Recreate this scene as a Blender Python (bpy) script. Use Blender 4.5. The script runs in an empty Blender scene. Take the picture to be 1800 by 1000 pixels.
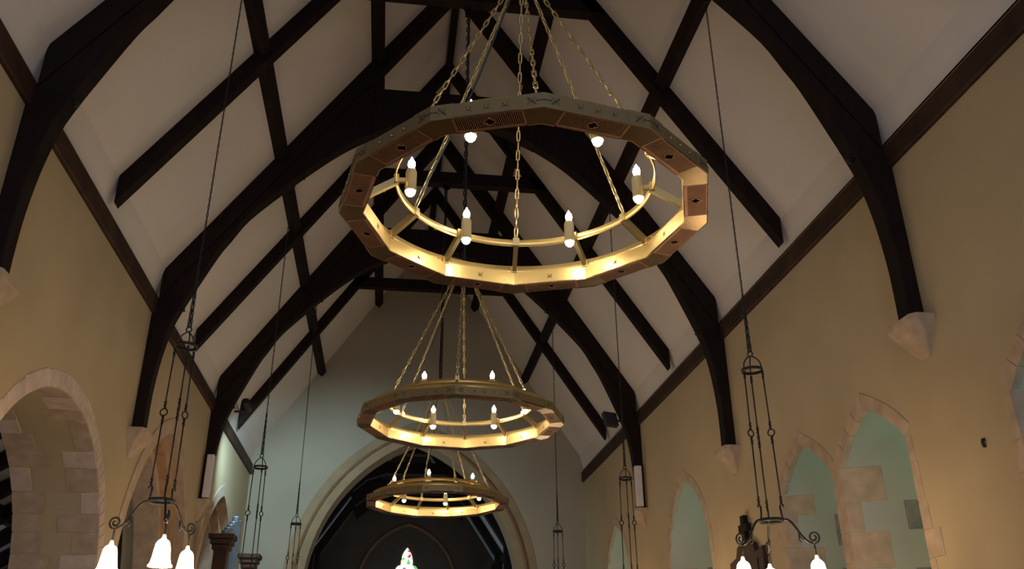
import bpy, bmesh, math, random
from mathutils import Matrix, Vector
random.seed(7)
S = bpy.context.scene
COL = S.collection
PI = math.pi

# ------------------------------------------------------------------ camera
F_PX, YAW, PITCH, ROLL = 1540.08, 0.1380, 0.4321, -0.0062
CAM = Vector((-0.6302, 0.0, 0.0))            # eye height is z = 0, the floor lies 1.6 m below
def make_camera():
    cy, sy, cp, sp = math.cos(YAW), math.sin(YAW), math.cos(PITCH), math.sin(PITCH)
    fw = Vector((sy*cp, cy*cp, sp)); r = Vector((cy, -sy, 0)); u = r.cross(fw)
    c, s = math.cos(ROLL), math.sin(ROLL)
    r2 = c*r + s*u; u2 = -s*r + c*u
    cd = bpy.data.cameras.new('camera'); cam = bpy.data.objects.new('camera', cd); COL.objects.link(cam)
    cd.sensor_fit = 'HORIZONTAL'; cd.sensor_width = 36; cd.lens = F_PX*36/1800
    cd.clip_start = .05; cd.clip_end = 200
    M = Matrix((r2, u2, -fw)).transposed().to_4x4(); M.translation = CAM
    cam.matrix_world = M
    S.camera = cam
make_camera()

# ------------------------------------------------------------------ world and exposure
w = bpy.data.worlds.new('world'); S.world = w; w.use_nodes = True
bg = w.node_tree.nodes['Background']; bg.inputs[0].default_value = (.74, .82, 1, 1); bg.inputs[1].default_value = 1.15
S.view_settings.view_transform = 'Standard'; S.view_settings.look = 'None'
S.view_settings.gamma = 1; S.view_settings.exposure = 0.42; S.view_settings.use_curve_mapping = False
CANDLE, DOWN, SHADE, PANE = 105, 78, 36, .6

# ------------------------------------------------------------------ materials
MATS = {}
def mat(name, col, rough=.7, metal=0., var=.12, scale=6., bump=.0, bscale=40., emit=None, col2=None, stretch=None, spec=.5):
    m = bpy.data.materials.new(name); m.use_nodes = True
    nt = m.node_tree; b = nt.nodes['Principled BSDF']
    b.inputs['Roughness'].default_value = rough; b.inputs['Metallic'].default_value = metal
    b.inputs['Specular IOR Level'].default_value = spec
    tc = nt.nodes.new('ShaderNodeTexCoord'); mp = nt.nodes.new('ShaderNodeMapping')
    if stretch: mp.inputs['Scale'].default_value = stretch
    nt.links.new(tc.outputs['Object'], mp.inputs[0])
    n = nt.nodes.new('ShaderNodeTexNoise'); n.inputs['Scale'].default_value = scale; n.inputs['Detail'].default_value = 5
    nt.links.new(mp.outputs[0], n.inputs['Vector'])
    cr = nt.nodes.new('ShaderNodeValToRGB'); nt.links.new(n.outputs[0], cr.inputs[0])
    a = [c*(1-var) for c in col]; z = col2 if col2 else [min(1, c*(1+var)) for c in col]
    cr.color_ramp.elements[0].position = .3; cr.color_ramp.elements[1].position = .7
    cr.color_ramp.elements[0].color = (*a, 1); cr.color_ramp.elements[1].color = (*z, 1)
    nt.links.new(cr.outputs[0], b.inputs['Base Color'])
    if bump:
        n2 = nt.nodes.new('ShaderNodeTexNoise'); n2.inputs['Scale'].default_value = bscale; n2.inputs['Detail'].default_value = 4
        nt.links.new(mp.outputs[0], n2.inputs['Vector'])
        bp = nt.nodes.new('ShaderNodeBump'); bp.inputs['Strength'].default_value = bump; bp.inputs['Distance'].default_value = .01
        nt.links.new(n2.outputs[0], bp.inputs['Height']); nt.links.new(bp.outputs[0], b.inputs['Normal'])
    if emit:
        b.inputs['Emission Color'].default_value = (*emit[0], 1); b.inputs['Emission Strength'].default_value = emit[1]
    MATS[name] = m
    return m
mat('wood', (.0105, .0043, .0031), .75, var=.4, scale=3, bump=.25, bscale=25, stretch=(4, 1, 1), spec=.2)
mat('wood_brown', (.042, .021, .013), .65, spec=.25, var=.4, scale=4, bump=.25, bscale=25)
mat('ceiling_plaster', (.68, .638, .615), .9, var=.03, scale=1.5, bump=.12, bscale=60)
mat('wall_plaster', (.43, .342, .215), .9, var=.06, scale=1.2, bump=.2, bscale=45)
mat('reveal_plaster', (.40, .42, .375), .9, var=.06, scale=2, bump=.2, bscale=45)
mat('gable_plaster', (.30, .258, .20), .9, var=.06, scale=1.0, bump=.2, bscale=45)
mat('stone', (.43, .325, .235), .88, var=.16, scale=7, bump=.35, bscale=35)
mat('stone_pale', (.53, .425, .355), .88, var=.16, scale=9, bump=.35, bscale=35)
mat('stone_grey', (.22, .215, .20), .9, var=.25, scale=9, bump=.3, bscale=30)
mat('stone_moulding', (.42, .26, .15), .85, var=.2, scale=7, bump=.2)
mat('stone_roll', (.17, .088, .045), .85, var=.2, scale=7, bump=.2)
mat('floor_tile', (.22, .15, .10), .5, var=.25, scale=2)
mat('brass', (.56, .43, .20), .36, .85, var=.06, scale=8)
mat('brass_olive', (.25, .19, .098), .5, .6, var=.06, scale=8)
mat('brass_bright', (.70, .50, .18), .36, .7, var=.05, scale=8)
mat('copper', (.36, .20, .13), .45, .85, var=.15, scale=12)
mat('bronze_plate', (.19, .135, .07), .25, .9, var=.2, scale=10)
mat('bronze_dark', (.13, .10, .052), .5, .5)
mat('iron', (.022, .022, .025), .55, .4, var=.3, scale=14)
mat('black_paint', (.008, .009, .010), .5, var=.3)
mat('white_paint', (.62, .58, .58), .5, var=.04)
mat('cable', (.012, .02, .024), .45)
mat('candle_tube', (.66, .55, .30), .4, .6, var=.05)
mat('bulb', (1, .9, .75), .4, emit=((1, .87, .72), CANDLE))
mat('down_lamp', (1, .9, .75), .4, emit=((1, .88, .72), DOWN))
mat('glass_shade', (1, .95, .88), .4, emit=((1, .70, .40), SHADE))
mat('shade_cap', (.75, .72, .70), .4, emit=((1, .85, .7), .6))
mat('pane', (.5, .6, .6), .3, emit=((.42, .92, .70), PANE), var=.2)
mat('stone_tan', (.26, .18, .105), .88, var=.12, scale=3, bump=.25, bscale=30)
mat('unseen_pane', (.5, .6, .6), .3, emit=((.75, .9, 1), 3.2))
mat('pipe', (.15, .17, .20), .45, .5, var=.15)
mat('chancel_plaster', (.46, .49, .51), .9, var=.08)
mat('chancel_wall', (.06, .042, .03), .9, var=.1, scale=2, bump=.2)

# ------------------------------------------------------------------ mesh helpers
def link(name, me, m, parent=None):
    o = bpy.data.objects.new(name, me); COL.objects.link(o)
    if m and not me.materials: me.materials.append(MATS[m])
    if parent: o.parent = parent
    return o
def tag(o, label=None, cat=None, group=None, kind=None):
    if label: o['label'] = label
    if cat: o['category'] = cat
    if group: o['group'] = group
    if kind: o['kind'] = kind
    return o
def empty(name, loc=(0, 0, 0), rz=0):
    o = bpy.data.objects.new(name, None); COL.objects.link(o)
    o.location = loc; o.rotation_euler.z = rz; o.empty_display_size = .1
    return o
def copy_tree(o, parent=None):
    c = o.copy(); COL.objects.link(c)
    if parent: c.parent = parent
    for ch in list(o.children): copy_tree(ch, c)
    return c
class MB:
    def __init__(s): s.v = []; s.f = []; s.sm = False
    def add(s, vs, fs):
        n = len(s.v); s.v += [tuple(v) for v in vs]; s.f += [tuple(i+n for i in f) for f in fs]
        return s
    def box(s, x0, x1, y0, y1, z0, z1):
        return s.add([(x, y, z) for x in (x0, x1) for y in (y0, y1) for z in (z0, z1)],
                     [(0, 1, 3, 2), (4, 6, 7, 5), (0, 4, 5, 1), (2, 3, 7, 6), (0, 2, 6, 4), (1, 5, 7, 3)])
    def hexa(s, p):       # 8 points: bottom loop 0-3, top loop 4-7
        return s.add(p, [(0, 3, 2, 1), (4, 5, 6, 7), (0, 1, 5, 4), (1, 2, 6, 5), (2, 3, 7, 6), (3, 0, 4, 7)])
    def prism(s, poly, t0, t1, ax='y'):
        n = len(poly)
        def P(a, b, t): return (a, t, b) if ax == 'y' else ((t, a, b) if ax == 'x' else (a, b, t))
        vs = [P(a, b, t0) for a, b in poly] + [P(a, b, t1) for a, b in poly]
        fs = [tuple(range(n)), tuple(range(2*n-1, n-1, -1))] + [(i, (i+1) % n, n+(i+1) % n, n+i) for i in range(n)]
        return s.add(vs, fs)
    def tube(s, path, r, n=6, closed=False, cap=True):
        path = [Vector(p) for p in path]; m = len(path); vs = []; fs = []
        rr = r if isinstance(r, (list, tuple)) else [r]*m
        up = None
        for i in range(m):
            if closed: t = path[(i+1) % m]-path[i-1]
            else: t = path[min(i+1, m-1)]-path[max(i-1, 0)]
            t.normalize()
            if up is None:
                up = Vector((0, 0, 1)) if abs(t.z) < .9 else Vector((1, 0, 0))
            a = (up - t*up.dot(t)).normalized(); up = a; b = t.cross(a)
            for k in range(n):
                q = 2*PI*k/n; vs.append(path[i]+(a*math.cos(q)+b*math.sin(q))*rr[i])
        for i in range(m if closed else m-1):
            j = (i+1) % m
            for k in range(n): fs.append((i*n+k, i*n+(k+1) % n, j*n+(k+1) % n, j*n+k))
        if cap and not closed: fs += [tuple(range(n-1, -1, -1)), tuple(range((m-1)*n, m*n))]
        return s.add(vs, fs)
    def lathe(s, prof, n=16, c=(0, 0, 0)):
        vs = []; fs = []; m = len(prof)
        for r, z in prof:
            for k in range(n): vs.append((c[0]+r*math.cos(2*PI*k/n), c[1]+r*math.sin(2*PI*k/n), c[2]+z))
        for i in range(m-1):
            for k in range(n): fs.append((i*n+k, i*n+(k+1) % n, (i+1)*n+(k+1) % n, (i+1)*n+k))
        fs += [tuple(range(n-1, -1, -1)), tuple(range((m-1)*n, m*n))]
        return s.add(vs, fs)
    def bar(s, a, b, w, h, up=(0, 0, 1)):
        a = Vector(a); b = Vector(b); t = (b-a).normalized(); u = Vector(up); sd = t.cross(u).normalized(); u = sd.cross(t)
        q = [sd*sx*w/2+u*sz*h/2 for sx, sz in ((-1, -1), (1, -1), (1, 1), (-1, 1))]
        return s.hexa([a+x for x in q]+[b+x for x in q])
    def mesh(s, name, smooth=False):
        me = bpy.data.meshes.new(name); me.from_pydata(s.v, [], s.f)
        bm = bmesh.new(); bm.from_mesh(me); bmesh.ops.recalc_face_normals(bm, faces=bm.faces); bm.to_mesh(me); bm.free()
        if smooth: me.polygons.foreach_set('use_smooth', [True]*len(me.polygons))
        return me
    def build(s, name, m, parent=None, smooth=False):
        return link(name, s.mesh(name, smooth), m, parent)
def bevel(o, w=.01, seg=1):
    md = o.modifiers.new('bevel', 'BEVEL'); md.width = w; md.segments = seg; md.limit_method = 'ANGLE'
    return o
def arch(c, zs, a, h, n=12):
    """two-centred arch: points from the left spring over the apex to the right spring"""
    out = []
    if h >= a:
        R = (a*a+h*h)/(2*a); t1 = math.atan2(h, R-a)
        for i in range(n+1):
            t = t1*i/n; out.append((c-a+R-R*math.cos(t), zs+R*math.sin(t)))
    else:                                   # low arch of two gently curved limbs
        L = math.hypot(a, h); sg = .06*L
        for i in range(n+1):
            t = i/n; k = 4*sg*t*(1-t); out.append((c-a+a*t-k*h/L, zs+h*t+k*a/L))
    return out + [(2*c-y, z) for y, z in reversed(out[:-1])]

# ------------------------------------------------------------------ the shell of the nave
YW, YG = -7.0, 19.2            # west end of what is built, face of the gable wall
XW = 3.62                      # wall faces
ZF = -1.6
RX, RZ, SL = 3.55, 4.77, 1.484 # foot of the roof slope and its pitch
def roof_z(x): return RZ + SL*(RX-abs(x))
ZR = roof_z(0)
MB().box(-9, 5.2, YW, 31, ZF-.2, ZF).build('floor', 'floor_tile')['kind'] = 'structure'
prof = [(-XW-.04, 4.36), (-RX, RZ), (0, ZR), (RX, RZ), (XW+.04, 4.36)]
outer = [(x*1.09, z+.25) for x, z in prof]
cm = MB(); cm.prism(prof+outer[::-1], YW, YG+.3)
tag(cm.build('ceiling', 'ceiling_plaster'), kind='structure')

A1 = (8.30, .78, 1.72, 1.72); A2 = (12.27, 1.0, 1.76, 2.2); A3 = (16.55, 1.0, 1.72, 2.2)
XA = -4.47                     # aisle side of the arcade wall
poly = [(YW, ZF)]
for A in (A1, A2, A3):
    poly += [(A[0]-A[2], ZF)] + arch(*A, n=14) + [(A[0]+A[2], ZF)]
poly += [(YG+.3, ZF), (YG+.3, 4.45), (YW, 4.45)]
wl = MB().prism(poly, XA, -XW, 'x').build('wall_left', 'wall_plaster'); tag(wl, kind='structure')

# --- stone dressings of the first arch: face voussoirs and the stones of its deep soffit
def wedge(c, zs, r0, r1, t0, t1, x0, x1, name, m, parent):
    P = [(c+r*math.cos(t), zs+r*math.sin(t)) for r, t in ((r0, t0), (r1, t0), (r1, t1), (r0, t1))]
    return bevel(MB().prism(P, x0, x1, 'x').build(name, m, parent), .006)
t = -.12
while t < PI+.1:
    dt = random.uniform(.05, .075)
    wedge(A1[0], A1[1], 1.715, 1.87+random.uniform(-.012, .012), t+.0015, t+dt-.0015, -XW-.1, -XW+.008, 'voussoir', 'stone_pale', wl)
    t += dt
t = .0
while t < PI*.97:                                    # soffit stones
    dt = random.uniform(.10, .17)
    for x0, x1 in ((-XW-random.uniform(.16, .42), -XW-.002), (XA-.004, XA+random.uniform(.18, .40))):
        wedge(A1[0], A1[1], 1.709, 1.80, t+.004, t+dt-.004, x0, x1, 'soffit_stone', random.choice(['stone', 'stone', 'stone_pale']), wl)
    t += dt
z = A1[1]
while z > ZF:
    dz = random.uniform(.17, .3)
    for sg in (-1, 1):
        y = A1[0]+sg*A1[2]
        for x0, x1 in ((-XW-random.uniform(.2, .42), -XW+.007), (XA-.006, XA+random.uniform(.2, .42))):
            bevel(MB().box(x0, x1, min(y-sg*.008, y+sg*.12), max(y-sg*.008, y+sg*.12), z-dz+.006, z-.003).build('jamb_stone', random.choice(['stone', 'stone_pale']), wl), .006)
    z -= dz
# --- moulded orders of the two pointed arches
def arch_ring(c, zs, a, h, wd, x0, x1, n=16, foot=None):
    inn = arch(c, zs, a, h, n); R = (a*a+h*h)/(2*a)
    hh = math.sqrt(max(.01, (R+wd)**2-(R-a)**2)); out = arch(c, zs, a+wd, hh, n)
    if foot is not None: inn = [(inn[0][0], foot)]+inn+[(inn[-1][0], foot)]; out = [(out[0][0], foot)]+out+[(out[-1][0], foot)]
    mb = MB(); k = len(inn); vs = []
    for x in (x0, x1): vs += [(x, y, z) for y, z in inn]+[(x, y, z) for y, z in out]
    fs = []
    for i in range(k-1):
        fs += [(i, i+1, k+i+1, k+i), (2*k+i+1, 2*k+i, 3*k+i, 3*k+i+1), (i+1, i, 2*k+i, 2*k+i+1), (k+i, k+i+1, 3*k+i+1, 3*k+i)]
    fs += [(0, k, 3*k, 2*k), (k-1, 3*k-1, 4*k-1, 2*k-1)]
    return mb.add(vs, fs)
def swap_xy(mb): mb.v = [(y, x, z) for x, y, z in mb.v]; return mb
for A in (A2, A3):
    arch_ring(A[0], A[1], A[2]-.005, A[3]-.005, .20, -XW-.10, -XW+.012, foot=ZF).build('arch_stone', 'stone', wl)
    arch_ring(A[0], A[1], A[2]-.14, A[3]-.14, .16, -XW-.42, -XW-.14, foot=ZF).build('arch_order', 'stone_moulding', wl)
    arch_ring(A[0], A[1], A[2]-.27, A[3]-.27, .16, -XW-.62, -XW-.28, foot=ZF).build('inner_order', 'stone', wl)

# --- right wall with splayed lancets (centre, half width, spring, rise, outer spring lift)
WIN = [(4.74, .60, 1.86, .46, .44), (7.265, .585, 1.90, .41, .42), (8.61, .59, 1.90, .41, .42), (12.45, .90, 1.62, 1.15, .62), (16.55, .88, 1.62, 1.17, .62)]
XO = 4.40; SILL = -.1
def right_wall():
    mb = MB(); top = 4.45
    ys = YW
    for (c, a, zs, h, up) in WIN:
        aw = a*.45
        zo = zs+up; ho = max(.32, h*.62)
        N = 10; inn = arch(c, zs, a, h, N); out = arch(c, zo, aw, ho, N)
        mb.add([(XW, ys, ZF), (XW, c-a, ZF), (XW, c-a, top), (XW, ys, top)], [(0, 1, 2, 3)])
        k = len(inn)
        vs = [(XW, y, z) for y, z in inn]+[(XW, c-a, top), (XW, c+a, top)]
        mb.add(vs, [tuple(range(k))[::-1]+(k, k+1)])
        mb.add([(XW, c-a, ZF), (XW, c+a, ZF), (XW, c+a, SILL), (XW, c-a, SILL)], [(0, 1, 2, 3)])
        ys = c+a
    mb.add([(XW, ys, ZF), (XW, YG+.3, ZF), (XW, YG+.3, top), (XW, ys, top)], [(0, 1, 2, 3)])
    mb.box(XO+.02, XO+.1, YW, YG+.3, ZF, top)
    mb.box(XW, XO+.1, YW, YG+.3, top-.02, top)
    return mb
wr = right_wall().build('wall_right', 'wall_plaster'); tag(wr, kind='structure')
def jamb_x(c, a, sg, x):        # y of the splayed jamb at depth x
    f = (x-XW)/(XO-XW); return c+sg*(a*(1-f)+a*.45*f)
for i, (c, a, zs, h, up) in enumerate(WIN):
    aw = a*.45; zo = zs+up; ho = max(.32, h*.62); N = 10
    inn = [(c-a, SILL)]+arch(c, zs, a, h, N)+[(c+a, SILL)]; out = [(c-aw, SILL+.5)]+arch(c, zo, aw, ho, N)+[(c+aw, SILL+.5)]
    k = len(inn)
    vs = [(XW, y, z) for y, z in inn]+[(XO, y, z) for y, z in out]
    mb = MB().add(vs, [(j, j+1, k+j+1, k+j) for j in range(k-1)]+[(0, k, 2*k-1, k-1)])
    mb.build('reveal', 'reveal_plaster', wr, True)
    wp = empty('window_%d' % (i+1), (XO, c, SILL+.5)); tag(wp, kind='structure')
    wp['label'] = ['lancet window of the splayed opening at the right frame edge', 'lancet window of the nearer opening of the pair in right wall',
                   'lancet window of the farther opening of the pair in right wall', 'lancet window of the tall single opening past the wooden cross',
                   'lancet window of the farthest opening in the right wall'][i]
    g = MB().prism([(y-c, z-SILL-.5) for y, z in out], .0, .012, 'x').build('pane', 'pane', wp)
    fr = MB()
    for y in (-aw*.33, aw*.33): fr.box(-.015, .0, y-.008, y+.008, 0, zo+ho*.6-SILL-.5)
    zz = .3
    while zz < zo-SILL-.5: fr.box(-.014, -.001, -aw, aw, zz-.007, zz+.007); zz += .3
    fr.build('glazing_bar', 'iron', wp)
    # stone frame on the nave face: voussoirs, then long and short quoins
    nv = 4 if h < .6 else 6; pts = arch(c, zs, a, h, nv)[:nv+1]
    for sg in (-1, 1):
        for q in range(nv):
            (y0, z0), (y1, z1) = pts[q], pts[q+1]
            def off(k, d):
                p0, p1 = pts[max(k-1, 0)], pts[min(k+1, nv)]; ty, tz = p1[0]-p0[0], p1[1]-p0[1]; l = math.hypot(ty, tz)
                if k == nv: return (pts[k][0], pts[k][1]+d*1.25)
                return (pts[k][0]-tz/l*d, pts[k][1]+ty/l*d)
            P = [off(q, -.004), off(q, .125), off(q+1, .125), off(q+1, -.004)]
            if sg > 0: P = [(2*c-y, z) for y, z in P]
            cy, cz_ = sum(v[0] for v in P)/4, sum(v[1] for v in P)/4
            P = [(cy+(y-cy)*.985, cz_+(z-cz_)*.985) for y, z in P]
            bevel(MB().prism(P, XW-.008, XW+.06, 'x').build('voussoir', 'stone', wr), .004)
        z = zs; q = 0
        shared = (i == 1 and sg == 1) or (i == 2 and sg == -1)
        while z > -.3:
            dz = random.choice([.22, .27, .33]); face = (.085 if shared else random.choice([.10, .22] if q % 2 else [.12, .08]))
            deep = (.10 if q % 2 else .30)+random.uniform(0, .05)
            yj = c+sg*a; yi = jamb_x(c, a, sg, XW+deep)
            P = [(XW-.007, yj-sg*.004), (XW-.007, yj+sg*face), (XW+deep, yj+sg*face), (XW+deep, yi-sg*.006)]
            bevel(MB().prism(P, z-dz+.004, z-.002, 'z').build('quoin', 'stone', wr), .005)
            if sg == 1 and q % 2 == (1 if i != 3 else 0):
                da, db = .47, .66
                ya, yb = jamb_x(c, a, sg, XW+da), jamb_x(c, a, sg, XW+db)
                P = [(XW+da, ya-.006), (XW+db, yb-.006), (XW+db, yb+.1), (XW+da, ya+.1)]
                bevel(MB().prism(P, z-dz+.004, z-.002, 'z').build('jamb_block', 'stone_grey', wr), .004)
            z -= dz; q += 1

# --- gable wall with the chancel arch
CA = (-.1, 1.8, 2.25, 3.2)
inner = arch(*CA, n=16)
gp = [(-XW-.3, ZF), (CA[0]-CA[2], ZF)]+inner+[(CA[0]+CA[2], ZF), (XW+.3, ZF), (XW+.3, 4.3), (0, ZR+.4), (-XW-.3, 4.3)]
ge = MB().prism(gp, YG, YG+.6).build('wall_east', 'gable_plaster'); tag(ge, kind='structure')
ca = empty('chancel_arch', (CA[0], YG, ZF)); tag(ca, 'large moulded stone chancel arch in the gable wall behind the chandeliers', 'arch')
def arch_part(name, a, h, wd, y0, y1, m):
    mb = swap_xy(arch_ring(CA[0], CA[1], a, h, wd, y0, y1, n=20, foot=ZF))
    mb.v = [(x-CA[0], y-YG, z-ZF) for x, y, z in mb.v]; return mb.build(name, m, ca)
arch_part('outer_order', CA[2]+.20, CA[3]+.21, .22, YG-.012, YG+.1, 'stone_tan')
arch_part('inner_order', CA[2]-.01, CA[3]-.01, .19, YG-.03, YG+.62, 'stone_tan')
rp = [(CA[0]-CA[2]-.2, ZF)]+arch(CA[0], CA[1], CA[2]+.2, CA[3]+.21, 20)+[(CA[0]+CA[2]+.2, ZF)]
MB().tube([(x-CA[0], -.028, z-ZF) for x, z in rp], .034, 8).build('roll_moulding', 'stone_roll', ca, True)

# --- wall plates
for sg, nm in ((-1, 'trim_1'), (1, 'trim_2')):
    x0, x1 = sorted((sg*3.575, sg*3.72))
    o = MB().box(x0, x1, YW, YG, 4.17, 4.39).build(nm, 'wood_brown'); tag(o, kind='structure'); bevel(o, .012)
    o['label'] = 'dark timber wall plate along the top of the %s wall' % ('left' if sg < 0 else 'right')

# ------------------------------------------------------------------ roof timbers
CURVE = [(0, 7.36), (.5, 7.27), (.95, 7.09), (1.35, 6.86), (1.66, 6.62), (2.03, 6.27), (2.29, 6.0), (2.65, 5.6), (2.84, 5.28), (2.97, 5.05), (3.18, 4.57), (3.30, 4.28), (3.385, 4.03), (3.45, 3.68), (3.485, 3.3), (3.492, 3.02), (3.49, 2.72)]
def smooth_curve(pts, n=3):
    out = []
    for i in range(len(pts)-1):
        p0 = pts[max(i-1, 0)] if i else (-pts[1][0], pts[1][1]); p1 = pts[i]; p2 = pts[i+1]; p3 = pts[min(i+2, len(pts)-1)]
        for k in range(n):
            t = k/n
            out.append(tuple(.5*((2*p1[j])+(-p0[j]+p2[j])*t+(2*p0[j]-5*p1[j]+4*p2[j]-p3[j])*t*t+(-p0[j]+3*p1[j]-3*p2[j]+p3[j])*t**3) for j in (0, 1)))
    return out+[pts[-1]]
CV = smooth_curve(CURVE)
def slope_piece(d, x_low, x_high, cut_low='plumb'):
    """polygon of a rafter of vertical depth d hung under the roof slope"""
    return [(x_low, roof_z(x_low)+.02), (x_high, roof_z(x_high)+.02), (x_high, roof_z(x_high)-d), (x_low, roof_z(x_low)-d)]
def mirror(poly, s): return [(s*x, z) for x, z in poly]
def truss(y, label):
    t = empty('roof_truss', (0, y, 2.72)); tag(t, label, 'roof truss', 'arch-braced trusses of the nave roof')
    def P(name, poly, y0=0., y1=.2, m='wood'):
        return MB().prism([(x, z-2.72) for x, z in poly], y0, y1).build(name, m, t)
    d = .385
    split = [(1.15, 6.985)]+[p for p in CV if p[0] > 1.15]
    for s in (-1, 1):
        bevel(P('principal_rafter', mirror(slope_piece(d, RX+.02, 0), s), .0, .2), .008)
        top = [(1.15, 7.74), (1.30, roof_z(1.30)-d), (RX, roof_z(RX)-d+.0), (RX+.01, 4.38), (XW-.02, 4.30), (XW+.01, 4.15), (XW+.01, 2.72)]
        bevel(P('arch_brace', mirror(top+split[::-1], s), .012, .188), .01)
        for bx, bz in ((2.03, 6.27), (3.30, 4.28)):
            b = MB().lathe([(.024, 0), (.024, .03), (.012, .03), (.012, .05)], 6).build('bolt', 'iron', t)
            b.location = (s*bx, .1, bz-2.72); b.rotation_euler = (0, s*(PI+.8), 0)
    low = [p for p in CV if p[0] <= 1.15]+[(1.15, 6.985)]
    bevel(P('collar_beam', [(-1.15, 7.76), (1.15, 7.76)]+low[::-1]+[(-x, z) for x, z in low[1:]], .0, .2), .008)
    return t
truss(6.08, 'nearest arch-braced truss, its feet at the left and right frame edges')
truss(10.3, 'middle arch-braced truss framed behind the nearest chandelier')
truss(14.45, 'farthest arch-braced truss with white speakers on its posts')
def couple(y, label):
    t = empty('rafter_couple', (0, y, 4.4)); tag(t, label, 'rafters', 'plain rafter couples between the trusses')
    for s in (-1, 1):
        bevel(MB().prism([(x, z-4.4) for x, z in mirror(slope_piece(.31, RX-.005, 0), s)], 0, .15).build('rafter', 'wood', t), .008)
    bevel(MB().prism([(-1.72, 3.11), (1.72, 3.11), (1.58, 3.335), (-1.58, 3.335)], .0, .15).build('collar', 'wood', t), .006)
    return t
couple(3.93, 'rafter couple with straight collar above the nearest chandelier')
couple(8.13, 'rafter couple with straight collar crossing the top of the picture')
couple(12.35, 'rafter couple with straight collar seen through the nearest chandelier')
couple(16.6, 'rafter couple with straight collar nearest the gable wall')
nx, nz = SL/math.hypot(1, SL), 1/math.hypot(1, SL)       # slope normal (outward), tangent is (-nz, nx)
def purlin(x, label, wd=.15, dp=.13):
    s = 1 if x > 0 else -1; ax = abs(x); z = roof_z(ax)
    P = []
    for u, v in ((-wd/2, .02), (wd/2, .02), (wd/2, -dp), (-wd/2, -dp)):
        P.append((s*(ax-nz*u*-1*-1+nx*v), z+nx*u+nz*v))
    o = empty('purlin', (0, YW, 0)); o.location = (s*ax, YW, z)
    bevel(MB().prism([(a-s*ax, b-z) for a, b in P], 0, YG-YW).build('beam', 'wood', o), .008)
    tag(o, label, 'purlin', 'purlins of the nave roof')
purlin(-2.36, 'lower purlin running along the left roof slope')
purlin(2.36, 'lower purlin running along the right roof slope')
purlin(-1.18, 'upper purlin running along the left roof slope')
purlin(1.18, 'upper purlin running along the right roof slope')
rb = empty('ridge_beam', (0, YW, ZR)); tag(rb, 'ridge beam at the peak of the nave roof', 'ridge beam')
bevel(MB().box(-.055, .055, 0, YG-YW, -.2, .03).build('beam', 'wood', rb), .008)

# ------------------------------------------------------------------ stone corbels
CL = {(-1, 6.08): 'stone corbel under the truss post at the left frame edge', (1, 6.08): 'large stone corbel under the nearest truss post on the right wall',
      (-1, 10.3): 'stone corbel under the middle truss post on the left wall', (1, 10.3): 'stone corbel under the middle truss post on the right wall',
      (-1, 14.45): 'stone corbel under the far left post bearing a white speaker', (1, 14.45): 'stone corbel under the far right post bearing a white speaker'}
for (s, y), lb in CL.items():
    o = empty('corbel', (s*XW, y+.1, 2.4)); tag(o, lb, 'corbel', 'stone corbels under the truss posts')
    def loop(d, wy, ch, z): return [(-s*-.05, -wy, z), (-s*(d-ch), -wy, z), (-s*d, -wy+ch, z), (-s*d, wy-ch, z), (-s*(d-ch), wy, z), (-s*-.05, wy, z)]
    L = loop(.20, .215, .05, .325)+loop(.20, .215, .05, .27)+loop(.17, .19, .07, .20)+loop(.02, .055, .01, .0)
    fs = []
    for j in range(3):
        for k in range(6): fs.append((j*6+k, j*6+(k+1) % 6, (j+1)*6+(k+1) % 6, (j+1)*6+k))
    fs += [tuple(range(6)), tuple(range(23, 17, -1))]
    bevel(MB().add(L, fs).build('block', 'stone', o), .008)

# ------------------------------------------------------------------ chains
def chain_mesh(length, link_l=.074, wid=.029, r=.0052, name='chain', np=10, ns=5, twist=0.):
    """links strung along +z from 0 to length"""
    pitch = link_l-2.6*r; n = max(2, int(round(length/pitch))); pitch = length/n
    mb = MB(); hl = link_l/2-r; hw = wid/2-r
    for i in range(n):
        zc = (i+.5)*pitch; path = []
        for k in range(np):
            q = 2*PI*k/np; x = hw*math.cos(q); z = hw*math.sin(q)+(hl-hw)*(1 if math.sin(q) > 1e-6 else (-1 if math.sin(q) < -1e-6 else 0))
            if abs(math.sin(q)) < 1e-6: z = 0
            a = (PI/2 if i % 2 else 0)+twist
            path.append((x*math.cos(a), x*math.sin(a), zc+z))
        mb.tube(path, r, ns, closed=True)
    return mb.mesh(name, True)
def aim(o, a, b):
    a = Vector(a); b = Vector(b); o.location = a; o.rotation_mode = 'QUATERNION'
    o.rotation_quaternion = (b-a).to_track_quat('Z', 'Y')

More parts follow.
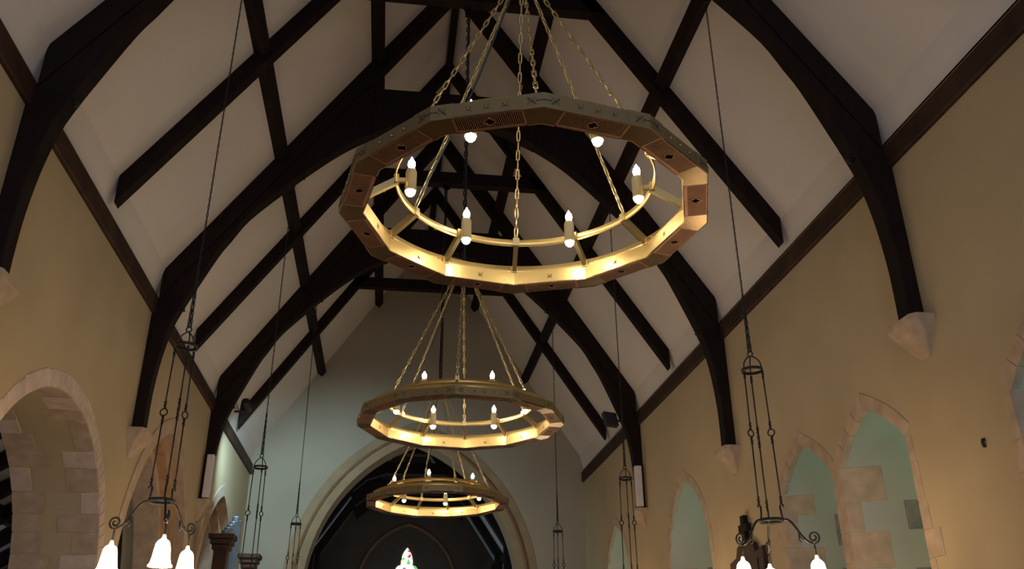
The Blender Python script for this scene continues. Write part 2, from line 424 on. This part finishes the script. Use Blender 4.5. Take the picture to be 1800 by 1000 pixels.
# ------------------------------------------------------------------ the ring chandeliers
RO, RI = 1.007, .877
AO, AI = RO*math.cos(PI/12), RI*math.cos(PI/12)
HO, HI = RO*math.sin(PI/12), RI*math.sin(PI/12)
RR, RC, ZRING, ZH = .71, .632, .215, 1.70       # inner ring radius, candle radius, ring height, hub height
def star_mesh(sz=.029, th=.003):
    mb = MB()                                        # local plane y-z, proud along +x
    for k in range(4):
        a = PI/4*k+PI/8*0; L = sz*(1.0 if k % 2 else .62)
        c, s_ = math.cos(a), math.sin(a); w = sz*.13
        mb.add([(0, c*L, s_*L), (0, -s_*w, c*w), (0, -c*L, -s_*L), (0, s_*w, -c*w), (th, 0, 0)], [(0, 1, 4), (1, 2, 4), (2, 3, 4), (3, 0, 4)])
    n = len(mb.v); nf = len(mb.f)
    mb.lathe([(.0055, -.003), (.0055, .0), (.0035, .004)], 6)
    for i in range(n, len(mb.v)): x, y, z = mb.v[i]; mb.v[i] = (z+.003, x, y)
    me = mb.mesh('star_rosette'); me.materials.append(MATS['bronze_dark']); me.materials.append(MATS['brass_bright'])
    for i, p in enumerate(me.polygons): p.material_index = 1 if i >= nf else 0
    return me
def vine_mesh():
    mb = MB()
    for dy, dz in ((.012, .012), (-.012, .012), (.012, -.012), (-.012, -.012)):
        mb.add([(0, dy*1.9, dz*1.9), (0, dy*.9-.005, dz*.9+.005*(1 if dy*dz > 0 else -1)), (0, 0, 0), (0, dy*.9+.005, dz*.9-.005*(1 if dy*dz > 0 else -1)), (.003, dy*.9, dz*.9)], [(0, 1, 4), (1, 2, 4), (2, 3, 4), (3, 0, 4)])
    mb.box(0, .004, -.004, .004, -.004, .004)
    mb.box(0, .0022, -.062, -.02, -.0016, .0016); mb.box(0, .004, -.028, -.022, -.004, .004)
    return mb.mesh('vine_ornament')
STAR, VINE = star_mesh(), vine_mesh()
def panel(parent, name, me, m, k, half=False):
    o = link(name, me, m, parent); o.rotation_euler.z = PI/6*(k+(0 if half else .5)); return o
def grille_mesh():
    mb = MB(); y1 = .165; d = AO-AI; t = .006
    mb.box(AI, AI+.008, -y1, y1, 0, t); mb.box(AO-.008, AO, -y1, y1, 0, t)
    mb.box(AI, AO, -y1, -y1+.007, 0, t); mb.box(AI, AO, y1-.007, y1, 0, t)
    n = 34; xm = (AI+AO)/2
    for i in range(1, n):
        y = -y1+2*y1*i/n
        if abs(y) < .024:
            g = math.sqrt(.026**2-y*y)
            mb.box(AI, xm-g, y-.0021, y+.0021, .001, t-.001); mb.box(xm+g, AO, y-.0021, y+.0021, .001, t-.001)
        else: mb.box(AI, AO, y-.0021, y+.0021, .001, t-.001)
    path = []
    for q in range(24):
        a = 2*PI*q/24; r = .019+.008*abs(math.cos(2*a)); path.append((xm+r*math.cos(a), r*math.sin(a), .002))
    mb.tube(path, .0042, 5, closed=True)
    mb.box(AI, AI+.022, -y1, y1, .0005, .003)
    return mb.mesh('grille')
GRILLE = grille_mesh()
def corner_soffit_mesh():
    c, s = math.cos(PI/12), math.sin(PI/12)
    def rot(x, y, sg): return (x*c-sg*y*s, sg*x*s+y*c) if 0 else (x*math.cos(sg*PI/12)-y*math.sin(sg*PI/12), x*math.sin(sg*PI/12)+y*math.cos(sg*PI/12))
    a = [rot(AI, .165, -1), (RI, 0), rot(AI, -.165, 1), rot(AO, -.165, 1), (RO, 0), rot(AO, .165, -1)]
    return MB().prism(a, .0005, .005, 'z').mesh('corner_soffit')
def corner_panel_mesh():
    def rot(x, y, sg): return (x*math.cos(sg*PI/12)-y*math.sin(sg*PI/12), x*math.sin(sg*PI/12)+y*math.cos(sg*PI/12))
    q = RO+.003
    aq = q*math.cos(PI/12)
    a = [rot(aq, HO-.11, -1), (q, 0), rot(aq, -HO+.11, 1), rot(aq-.005, -HO+.11, 1), (q-.0055, 0), rot(aq-.005, HO-.11, -1)]
    return MB().prism(a, -.001, .0785, 'z').mesh('corner_panel')
OUTER = MB().box(AO-.004, AO, -HO, HO, 0, .077).mesh('outer_panel')
INNER = MB().box(AI, AI+.004, -HI, HI, 0, .088).mesh('inner_panel')
HEATER = MB().prism([(AI+.008, -.20), (AO-.008, -.24), (AO-.008, .24), (AI+.008, .20)], .014, .066, 'z').mesh('heater_body')
CSOF, CPAN = corner_soffit_mesh(), corner_panel_mesh()
def ring_band(r, z0, z1, th, n=96):
    vs = []; fs = []
    for k in range(n):
        a = 2*PI*k/n; c, s = math.cos(a), math.sin(a)
        vs += [(r*c, r*s, z0), (r*c, r*s, z1), ((r+th)*c, (r+th)*s, z1), ((r+th)*c, (r+th)*s, z0)]
    for k in range(n):
        j = (k+1) % n
        for q in range(4): fs.append((k*4+q, k*4+(q+1) % 4, j*4+(q+1) % 4, j*4+q))
    return MB().add(vs, fs).mesh('band', True)
BULB = MB().lathe([(.012, .0), (.018, .012), (.0215, .028), (.018, .046), (.008, .062), (.002, .076)], 12).mesh('bulb', True)
LENS = MB().lathe([(.014, -.024), (.023, -.014), (.028, .0), (.028, .006)], 14).mesh('down_lamp', True)
TUBE = MB().lathe([(.0325, 0), (.0325, .004), (.031, .006), (.031, .120), (.026, .136), (.022, .142), (.010, .143)], 18).mesh('candle', True)
CH_A = Vector((RR+.004, 0, ZRING+.04)); CH_LEN = (Vector((.045, 0, ZH))-CH_A).length
CHAIN = chain_mesh(CH_LEN, name='chain')
CH_DROP = {}
def chandelier():
    t = empty('ring_chandelier')
    for k in range(12):
        p = panel(t, 'outer_panel', OUTER, 'brass_olive', k)
        for y in (-.085, 0, .085):
            st = link('star_rosette', STAR, 'brass_olive', p); st.location = (AO, y, .0385)
        panel(t, 'grille', GRILLE, 'copper', k)
        panel(t, 'heater_body', HEATER, 'black_paint', k)
        p = panel(t, 'inner_panel', INNER, 'brass_bright', k)
        st = link('star_rosette', STAR, 'brass', p); st.location = (AI, 0, .042); st.rotation_euler.z = PI
        cp = panel(t, 'corner_panel', CPAN, 'brass_olive', k, True)
        for sg in (-1, 1):
            v = link('vine_ornament', VINE, 'bronze_dark', cp)
            v.location = ((AO+.004)*math.cos(sg*PI/12)+math.sin(PI/12)*(HO-.055), sg*((AO+.004)*math.sin(PI/12)-math.cos(PI/12)*(HO-.055)), .0385)
            v.rotation_euler.z = sg*PI/12; v.scale = (1, sg, 1)
        panel(t, 'corner_soffit', CSOF, 'bronze_plate', k, True)
        a = PI/6*k; c, s = math.cos(a), math.sin(a)
        sp = MB().bar((RR, 0, ZRING-.005), (.885, 0, .105), .026, .040).box(.868, .888, -.02, .02, .085, .125).box(RR-.012, RR+.014, -.02, .02, ZRING-.022, ZRING+.03)
        o = sp.build('spoke', 'brass', t); o.rotation_euler.z = a
        for y in (-.045, .045):
            r_ = MB().lathe([(.006, 0), (.006, .004), (.003, .007)], 8).build('rivet', 'brass_bright', o); r_.location = (.892, y, .12); r_.rotation_euler.y = -PI/2
        if k % 2:
            cd = link('candle', TUBE, 'candle_tube', t); cd.location = (RC*c, RC*s, .147); cd.rotation_euler.z = a
            b = link('bulb', BULB, 'bulb', cd); b.location.z = .143
            b = link('down_lamp', LENS, 'down_lamp', cd); b.location.z = -.004
            MB().box(.026, RR-RC+.002, -.010, .010, .055, .08).build('bracket', 'brass', cd)
        else:
            ch = link('chain', CHAIN, 'brass', t)
            aim(ch, (CH_A.x*c, CH_A.x*s, CH_A.z), (.045*c, .045*s, ZH))
    link('hoop', ring_band(.893, .075, .142, .006), 'brass_bright', t)
    link('inner_ring', ring_band(RR, ZRING-.022, ZRING+.022, .008), 'brass_bright', t)
    MB().lathe([(.02, -.02), (.055, -.012), (.06, 0), (.055, .012), (.02, .03), (.02, .06)], 16, (0, 0, ZH)).build('hub', 'iron', t, True)
    # power cable tied along one chain
    a = PI/6*8; c, s = math.cos(a), math.sin(a); P = []
    for i in range(15):
        u = i/14; r = CH_A.x+(.03-CH_A.x)*u; P.append((r*c+.02*math.sin(u*9), r*s, CH_A.z+(ZH-CH_A.z)*u-.06*math.sin(PI*u)))
    MB().tube(P, .006, 6).build('cable', 'cable', t, True)
    return t
C0 = chandelier()
CHS = [(C0, (.022, 4.137, 2.33), -93.9, 'nearest and largest ring chandelier with gold inner band and perforated copper underside', 3.93),
       (None, (.01, 8.31, 2.33), -97.5, 'middle of the three ring chandeliers', 8.13),
       (None, (.02, 12.44, 2.33), -134.0, 'farthest and smallest-looking ring chandelier under the chancel arch', 12.35)]
for i, (o, loc, ph, lb, yc) in enumerate(CHS):
    if o is None: o = copy_tree(C0)
    o.location = loc; o.rotation_euler.z = math.radians(ph)
    tag(o, lb, 'chandelier', 'brass ring chandeliers')
    h = 7.51-(loc[2]+ZH+.06)
    dc = link('drop_chain', chain_mesh(h, .085, .05, .0085, 'drop_chain'), 'black_paint', o); dc.location = (0, 0, ZH+.06)
    MB().tube([(.035+.01*math.sin(q*1.7), .01, ZH+.06+h*q/12) for q in range(13)], .011, 6).build('supply_cable', 'cable', o, True)
    MB().box(-.05, .05, -.04, .04, ZH+.06+h-.05, ZH+.06+h).build('hook_plate', 'iron', o)

# ------------------------------------------------------------------ wrought-iron pendants
def scroll(c, r0, r1, a0, turns, n=22):
    return [(c[0]+(r0+(r1-r0)*i/n)*math.cos(a0+turns*2*PI*i/n), 0, c[1]+(r0+(r1-r0)*i/n)*math.sin(a0+turns*2*PI*i/n)) for i in range(n+1)]
def bez(p0, p1, p2, p3, n=12):
    return [tuple((1-t)**3*a+3*(1-t)**2*t*b+3*(1-t)*t*t*c+t**3*d for a, b, c, d in zip(p0, p1, p2, p3)) for t in [i/n for i in range(n+1)]]
ZC = 1.24                                       # crown ring above the lower ring (local z = 0)
ARM = MB()
ARM.tube([(.085, 0, .105), (.098, 0, .118), (.112, 0, .108), (.108, 0, .095)], .007, 6)
ARM.tube([(.095, 0, 0), (.088, 0, .05), (.085, 0, .105)], .008, 6)
ARM.tube(bez((.095, 0, 0), (.19, 0, .01), (.19, 0, -.16), (.30, 0, -.20)), .0095, 6)
ARM.tube(scroll((.312, -.155), .048, .012, -PI/2, 1.45), .0075, 6)
ARM.tube([(.20, 0, -.11), (.215, .01, -.15), (.235, 0, -.165), (.25, -.008, -.15)], .006, 5)
ARM.tube([(.205, 0, -.12), (.20, 0, -.16), (.215, 0, -.185)], .005, 5)
ARM.tube([(.31, 0, -.205), (.312, 0, -.23), (.314, 0, -.295)], .006, 5)
ARM_ME = ARM.mesh('scroll_arm', True)
ROD = MB()
def twist(r, z0, z1, ph=0):
    n = 22; return [(r+.009*math.cos(i*1.9+ph), .009*math.sin(i*1.9+ph), z0+(z1-z0)*i/n) for i in range(n+1)]
ROD.tube([(.10, 0, .115), (.093, 0, .66)], .0062, 6); ROD.tube([(.093, 0, .72), (.085, 0, ZC-.02)], .0062, 6)
ROD.tube([(.093+.028*math.cos(q*PI/8), 0, .69+.028*math.sin(q*PI/8)) for q in range(16)], .006, 5, closed=True)
for z0, z1 in ((.115, .18), (.60, .66), (.72, .78), (ZC-.085, ZC-.02)): ROD.tube(twist(.10-.015*(z0/ZC), z0, z1), .0045, 5)
ROD_ME = ROD.mesh('rod', True)
CROWN = MB(); 
def hoopring(mb, r, z0, z1, th, n=28):
    b = len(mb.v)
    vs = []; fs = []
    for k in range(n):
        a = 2*PI*k/n; c, s = math.cos(a), math.sin(a)
        vs += [(r*c, r*s, z0), (r*c, r*s, z1), ((r+th)*c, (r+th)*s, z1), ((r+th)*c, (r+th)*s, z0)]
    for k in range(n):
        j = (k+1) % n
        for q in range(4): fs.append((k*4+q, k*4+(q+1) % 4, j*4+(q+1) % 4, j*4+q))
    mb.add(vs, fs)
hoopring(CROWN, .082, ZC-.012, ZC+.012, .007)
for k in range(3):
    a = 2*PI/3*k
    CROWN.tube([(r*math.cos(a), r*math.sin(a), z) for r, z in ((.085, ZC), (.075, ZC+.06), (.045, ZC+.10), (.01, ZC+.125))], .006, 5)
CROWN.tube([(.022*math.cos(q*PI/6), 0, ZC+.145+.022*math.sin(q*PI/6)) for q in range(12)], .006, 5, closed=True)
CROWN_ME = CROWN.mesh('crown', True)
LRING = MB(); hoopring(LRING, .09, -.014, .014, .008); LRING_ME = LRING.mesh('lower_ring', True)
prof_s = [(.018, 0), (.040, -.014), (.053, -.035), (.060, -.075), (.066, -.12), (.073, -.16), (.080, -.178), (.092, -.192), (.090, -.199), (.070, -.188)]
SHD_ME = MB().lathe(prof_s, 20).mesh('glass_shade', True)
CAP_ME = MB().lathe([(.006, .035), (.014, .03), (.018, .01), (.026, -.012), (.026, -.016)], 12).mesh('shade_cap', True)
PCH = {}
def pendant(x, y, zc, ang, label):
    t = empty('iron_pendant_lamp', (x, y, zc-ZC), ang); tag(t, label, 'pendant lamp', 'wrought-iron pendant lamps')
    link('crown', CROWN_ME, 'iron', t); link('lower_ring', LRING_ME, 'iron', t)
    for k in range(3):
        a = 2*PI/3*k
        o = link('rod', ROD_ME, 'iron', t); o.rotation_euler.z = a
        o = link('scroll_arm', ARM_ME, 'iron', t); o.rotation_euler.z = a
        s = link('glass_shade', SHD_ME, 'glass_shade', t); s.location = (.314*math.cos(a), .314*math.sin(a), -.315); s.scale = (.9, .9, .95)
        c = link('shade_cap', CAP_ME, 'shade_cap', s)
    top = roof_z(abs(x))-.16; h = top-(zc+.165)
    key = round(h, 2)
    ch = link('chain', chain_mesh(h, .050, .021, .0040, 'chain', 8, 4), 'iron', t); ch.location.z = ZC+.165
    for dx in (-.014, .014):
        d = link('chain', PCH.setdefault('d', chain_mesh(.55, .045, .018, .0036, 'chain', 8, 4)), 'iron', t); aim(d, (dx, 0, ZC+.16), (dx*.2, 0, ZC+.71))
    MB().box(-.03, .03, -.03, .03, ZC+.165+h-.01, ZC+.165+h+.1).build('ceiling_hook', 'iron', t)
def rad(d): return math.radians(d)
pendant(2.33, 6.66, 2.42, rad(-44), 'nearest iron pendant lamp before the right wall windows')
pendant(-2.33, 6.94, 2.53, rad(174), 'nearest iron pendant lamp before the left wall arches')
pendant(-2.24, 11.1, 2.50, rad(170), 'second iron pendant lamp from the camera on the left')
pendant(2.36, 11.0, 2.45, rad(20), 'second iron pendant lamp from the camera on the right')
pendant(-2.16, 15.2, 2.50, rad(215), 'farthest iron pendant lamp on the left of the chancel arch')
pendant(2.25, 15.2, 2.45, rad(15), 'farthest iron pendant lamp on the right of the chancel arch')

# ------------------------------------------------------------------ speakers and lights on the far truss
def column_speaker(s, label):
    o = empty('column_speaker', (s*3.50, 14.40, 2.74)); tag(o, label, 'speaker')
    bevel(MB().box(-.055, .055, -.07, .04, 0, .68).build('cabinet', 'white_paint', o), .008)
    MB().box(-.042, .042, -.074, -.069, .03, .65).build('speaker_grille', 'white_paint', o)
column_speaker(-1, 'slim white column speaker on the far left truss post')
column_speaker(1, 'slim white column speaker on the far right truss post')
o = empty('spotlight', (-3.12, 14.70, 4.34)); tag(o, 'small black spotlight clamped to the far left truss brace', 'spotlight')
h = MB().lathe([(.045, -.13), (.07, -.12), (.085, .0), (.095, .10), (.085, .11), (.08, .09)], 16).build('housing', 'black_paint', o, True); h.rotation_euler = (-1.95, 0, .1)
sd = bpy.data.lights.new('flood_beam', 'SPOT'); sd.energy = 420; sd.color = (.55, .88, 1); sd.spot_size = rad(110); sd.spot_blend = .8; sd.shadow_soft_size = .06
sl = bpy.data.objects.new('flood_beam', sd); COL.objects.link(sl); sl.parent = o; sl.location = (.06, .20, -.04)
sl.rotation_mode = 'QUATERNION'; sl.rotation_quaternion = Vector((.30, 1, -.50)).to_track_quat('-Z', 'Y')
MB().tube([(-.15, -.1, -.13), (-.09, -.06, -.12), (0, 0, -.09)], .02, 6).build('bracket', 'black_paint', o)
MB().tube([(-.13, -.12, .0), (-.12, -.1, -.07), (-.08, -.08, -.1)], .008, 5).build('cable', 'copper', o)
o = empty('wedge_speaker', (3.20, 14.74, 4.33)); tag(o, 'black wedge speaker fixed to the far right truss brace', 'speaker')
bevel(MB().prism([(-.17, .13), (-.12, -.10), (.10, -.13), (.06, .10)], -.06, .12).build('cabinet', 'black_paint', o), .008)
MB().tube([(.05, 0, -.02), (.16, 0, -.03)], .02, 6).build('bracket', 'black_paint', o)
# ------------------------------------------------------------------ wooden board with a cross
o = empty('wall_cross_board', (XW-.02, 10.25, .6)); tag(o, 'carved wooden board topped by a small cross on the right wall', 'wall board')
P = [(-.52, -.3), (.52, -.3), (.52, .78), (.30, .82), (.24, .93), (.10, .98), (-.10, .98), (-.24, .93), (-.30, .82), (-.52, .86)]
bevel(MB().prism([(y, z) for y, z in P], -.05, .015, 'x').build('board', 'wood_brown', o), .01)
MB().box(-.062, -.048, -.36, .36, -.2, .74).build('inner_panel', 'wood_brown', o)
bevel(MB().prism([(-.05, .97), (.05, .97), (.05, 1.08), (.13, 1.08), (.13, 1.17), (.05, 1.17), (.05, 1.27), (-.05, 1.27), (-.05, 1.17), (-.13, 1.17), (-.13, 1.08), (-.05, 1.08)], -.05, .01, 'x').build('cross', 'wood', o), .006)
o = MB().tube([(XW+.01, 5.73, 1.575), (XW-.012, 5.73, 1.575), (XW-.016, 5.732, 1.60), (XW-.014, 5.73, 1.62), (XW+.004, 5.727, 1.625)], .012, 6).build('wall_hook', 'wood_brown', None, True)
tag(o, 'small rusty hook on the bare right wall', 'hook')

# ------------------------------------------------------------------ organ in the far arch
og = empty('organ', (-3.3, 15.9, ZF)); tag(og, 'pipe organ with stepped blue-grey pipes in the far left arch', 'organ')
for i in range(8):
    y = 15.25+.16*i; zt = 2.28+.075*min(i, 6)+(.04 if i == 6 else 0)
    MB().lathe([(.075, 0), (.075, zt-.25), (.062, zt-.25), (.062, zt-ZF-.02), (.066, zt-ZF)], 14).build('pipe', 'pipe', og, True).location = (-.06+.01*i, y-15.9, 0)
for j, (x, y, zt) in enumerate(((-3.22, 14.75, 2.22), (-3.1, 17.0, 2.22))):
    p = MB().box(x+3.3-.10, x+3.3+.10, y-15.9-.12, y-15.9+.12, 0, zt-ZF-.22).build('post', 'wood_brown', og)
    for dz, e in ((-.22, .03), (-.14, .06), (-.06, .09)): MB().box(x+3.3-.10-e, x+3.3+.10+e, y-15.9-.12-e, y-15.9+.12+e, zt-ZF+dz, zt-ZF+dz+.07).build('cornice', 'wood_brown', p)
MB().box(-.3, .25, -.9, 1.3, 0, 2.4).build('case', 'wood_brown', og)

# ------------------------------------------------------------------ the left aisle behind the arcade
al = MB().box(-8.4, -8.2, YW, YG+.3, ZF, 2.4).build('wall_aisle', 'chancel_plaster'); tag(al, kind='structure')
ac = MB().prism([(-8.4, 1.9), (XA+.02, 4.4), (XA+.02, 4.6), (-8.4, 2.1)], YW, YG+.3).build('ceiling_aisle', 'chancel_plaster'); tag(ac, kind='structure')
ae = MB().box(-8.4, XA, YG+.1, YG+.3, ZF, 4.5).build('wall_aisle_east', 'chancel_wall'); tag(ae, kind='structure')
ar = empty('aisle_roof', (-6.4, 0, 3.1)); tag(ar, 'dark rafters of the side aisle roof glimpsed through the left arch', 'rafters')
y = 1.0
while y < 19:
    MB().prism([(-8.3+6.4, 1.9-3.1), (XA+6.4, 4.38-3.1), (XA+6.4, 4.16-3.1), (-8.3+6.4, 1.66-3.1)], y, y+.16).build('rafter', 'wood', ar); y += 1.05
for x in (-5.6, -7.0):
    z = 4.4-(XA-x)*.61
    MB().box(x+6.4-.08, x+6.4+.08, 0, 19, z-3.1-.3, z-3.1-.08).build('purlin', 'wood', ar)
for i, y in enumerate((8.2, 12.4, 16.6)):
    wv = empty('window_%d' % (6+i), (-8.19, y, -.2)); tag(wv, kind='structure'); wv['label'] = 'aisle lancet window behind the arcade'
    MB().prism([(-.3, 0)]+[(a, b) for a, b in arch(0, 1.3, .3, .5, 8)]+[(.3, 0)], 0, .02, 'x').build('pane', 'unseen_pane', wv)

# ------------------------------------------------------------------ the dark chancel
CW, CY0, CY1 = 2.85, YG+.6, 29.6
def cz(x): return 3.75+1.5*(CW-abs(x))
for s, nm in ((-1, 'wall_chancel_left'), (1, 'wall_chancel_right')):
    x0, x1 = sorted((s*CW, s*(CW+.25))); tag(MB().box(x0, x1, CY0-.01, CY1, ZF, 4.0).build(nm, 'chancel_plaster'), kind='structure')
pr = [(-CW-.05, cz(CW)-.05), (0, cz(0)), (CW+.05, cz(CW)-.05)]
tag(MB().prism(pr+[(x*1.1, z+.3) for x, z in pr[::-1]], CY0-.01, CY1+.2).build('ceiling_chancel', 'chancel_plaster'), kind='structure')
WE = (0, 3.2, .36, .62)
eo = [(-.36, .4)]+arch(0, 3.42, .36, .36, 8)+[(.36, .4)]
head = arch(0, 3.42, .36, .36, 8)
bigp = [(-CW-.2, ZF), (CW+.2, ZF), (CW+.2, 4.0), (0, cz(0)+.1), (-CW-.2, 4.0)]
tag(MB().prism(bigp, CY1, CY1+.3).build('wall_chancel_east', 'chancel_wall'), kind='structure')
ra = empty('window_arch', (0, CY1, ZF)); tag(ra, 'pointed stone hood arch around the small stained glass window', 'arch')
mb = swap_xy(arch_ring(.02, 2.9, 1.52, 1.95, .08, CY1-.06, CY1+.02, n=16, foot=ZF)); mb.v = [(x, y-CY1, z-ZF) for x, y, z in mb.v]; mb.build('arch_moulding', 'stone_roll', ra)
sg_m = bpy.data.materials.new('stained_glass'); sg_m.use_nodes = True
nt = sg_m.node_tree; b = nt.nodes['Principled BSDF']; tc = nt.nodes.new('ShaderNodeTexCoord'); vo = nt.nodes.new('ShaderNodeTexVoronoi'); vo.inputs['Scale'].default_value = 11
nt.links.new(tc.outputs['Object'], vo.inputs['Vector']); cr = nt.nodes.new('ShaderNodeValToRGB'); cr.color_ramp.interpolation = 'CONSTANT'
for pos, c in ((.0, (.85, .97, 1)), (.52, (.9, .85, .25)), (.60, (.15, .5, .12)), (.68, (.9, .95, 1)), (.80, (.7, .06, .04)), (.86, (.05, .3, .45)), (.92, (.9, 1, 1))):
    e = cr.color_ramp.elements.new(pos) if pos else cr.color_ramp.elements[0]
    e.color = (*c, 1)
sep = nt.nodes.new('ShaderNodeSeparateColor'); nt.links.new(vo.outputs['Color'], sep.inputs[0]); nt.links.new(sep.outputs[0], cr.inputs[0])
nt.links.new(cr.outputs[0], b.inputs['Base Color']); nt.links.new(cr.outputs[0], b.inputs['Emission Color']); b.inputs['Emission Strength'].default_value = .85
MATS['stained_glass'] = sg_m
wn = empty('window_9', (.0, CY1-.01, ZF)); tag(wn, kind='structure'); wn['label'] = 'bright stained glass lancet with trefoil head in the dark chancel'
lo = [(-.36, 2.2), (-.36, 5.05)]+[(-.36+.16*(1-math.cos(q*PI/2/5)), 5.05+.17*math.sin(q*PI/2/5)) for q in range(1, 6)]
up = [(-.19, 5.27)]+[(x, z+5.30) for x, z in arch(0, 0, .19, .47, 6)]
half = lo+[p for p in up if p[0] <= 0]
MB().prism(half+[(-x, z) for x, z in half[::-1] if x < 0], -.03, .0).build('glass', 'stained_glass', wn)
bars = MB()
for z in (2.8, 3.6, 4.4, 4.85): bars.box(-.36, .36, -.036, -.03, z, z+.03)
bars.build('saddle_bar', 'iron', wn)
for i, yy in enumerate((21.0, 23.2, 25.35, 27.5)):
    ct = empty('chancel_truss', (0, yy, 2.2)); tag(ct, ['nearest', 'second', 'third', 'farthest'][i]+' dark arched truss of the chancel roof beyond the arch', 'roof truss', 'chancel roof trusses')
    for s in (-1, 1):
        MB().prism(mirror([(CW-.01, cz(CW)-2.22), (0, cz(0)-2.22), (0, cz(0)-2.6), (CW-.22, cz(CW-.22)-2.6), (CW-.22, -2.4), (CW-.01, -2.4)], s), 0, .30).build('rafter', 'wood', ct)
        MB().prism(mirror([(1.75, cz(1.75)-2.58), (1.1, cz(1.1)-2.58), (.75, 2.96), (1.25, 2.80), (1.6, 2.50)], s), .04, .26).build('brace', 'wood', ct)
    MB().box(-1.75, 1.75, 0, .28, 2.95, 3.25).build('collar', 'wood', ct)
for s in (-1, 1):
    x0, x1 = sorted((s*(CW-.1), s*CW)); o = MB().box(x0, x1, CY0, CY1, 3.45, 3.65).build('trim_%d' % (3 if s < 0 else 4), 'wood'); tag(o, kind='structure')

n = 10
for s_ in (-1, 1):
    for y in (22.2, 24.4, 26.6):  # unseen glowing panes, added to lighten the chancel ceiling between its beams
        wv = empty('window_%d' % n, (s_*(CW-.012), y, .2)); n += 1; tag(wv, kind='structure'); wv['label'] = 'unseen lancet window added to brighten the chancel roof'
        MB().prism([(-.32, 0)]+arch(0, 1.6, .32, .5, 8)+[(.32, 0)], -.01, .01, 'x').build('pane', 'unseen_pane', wv)
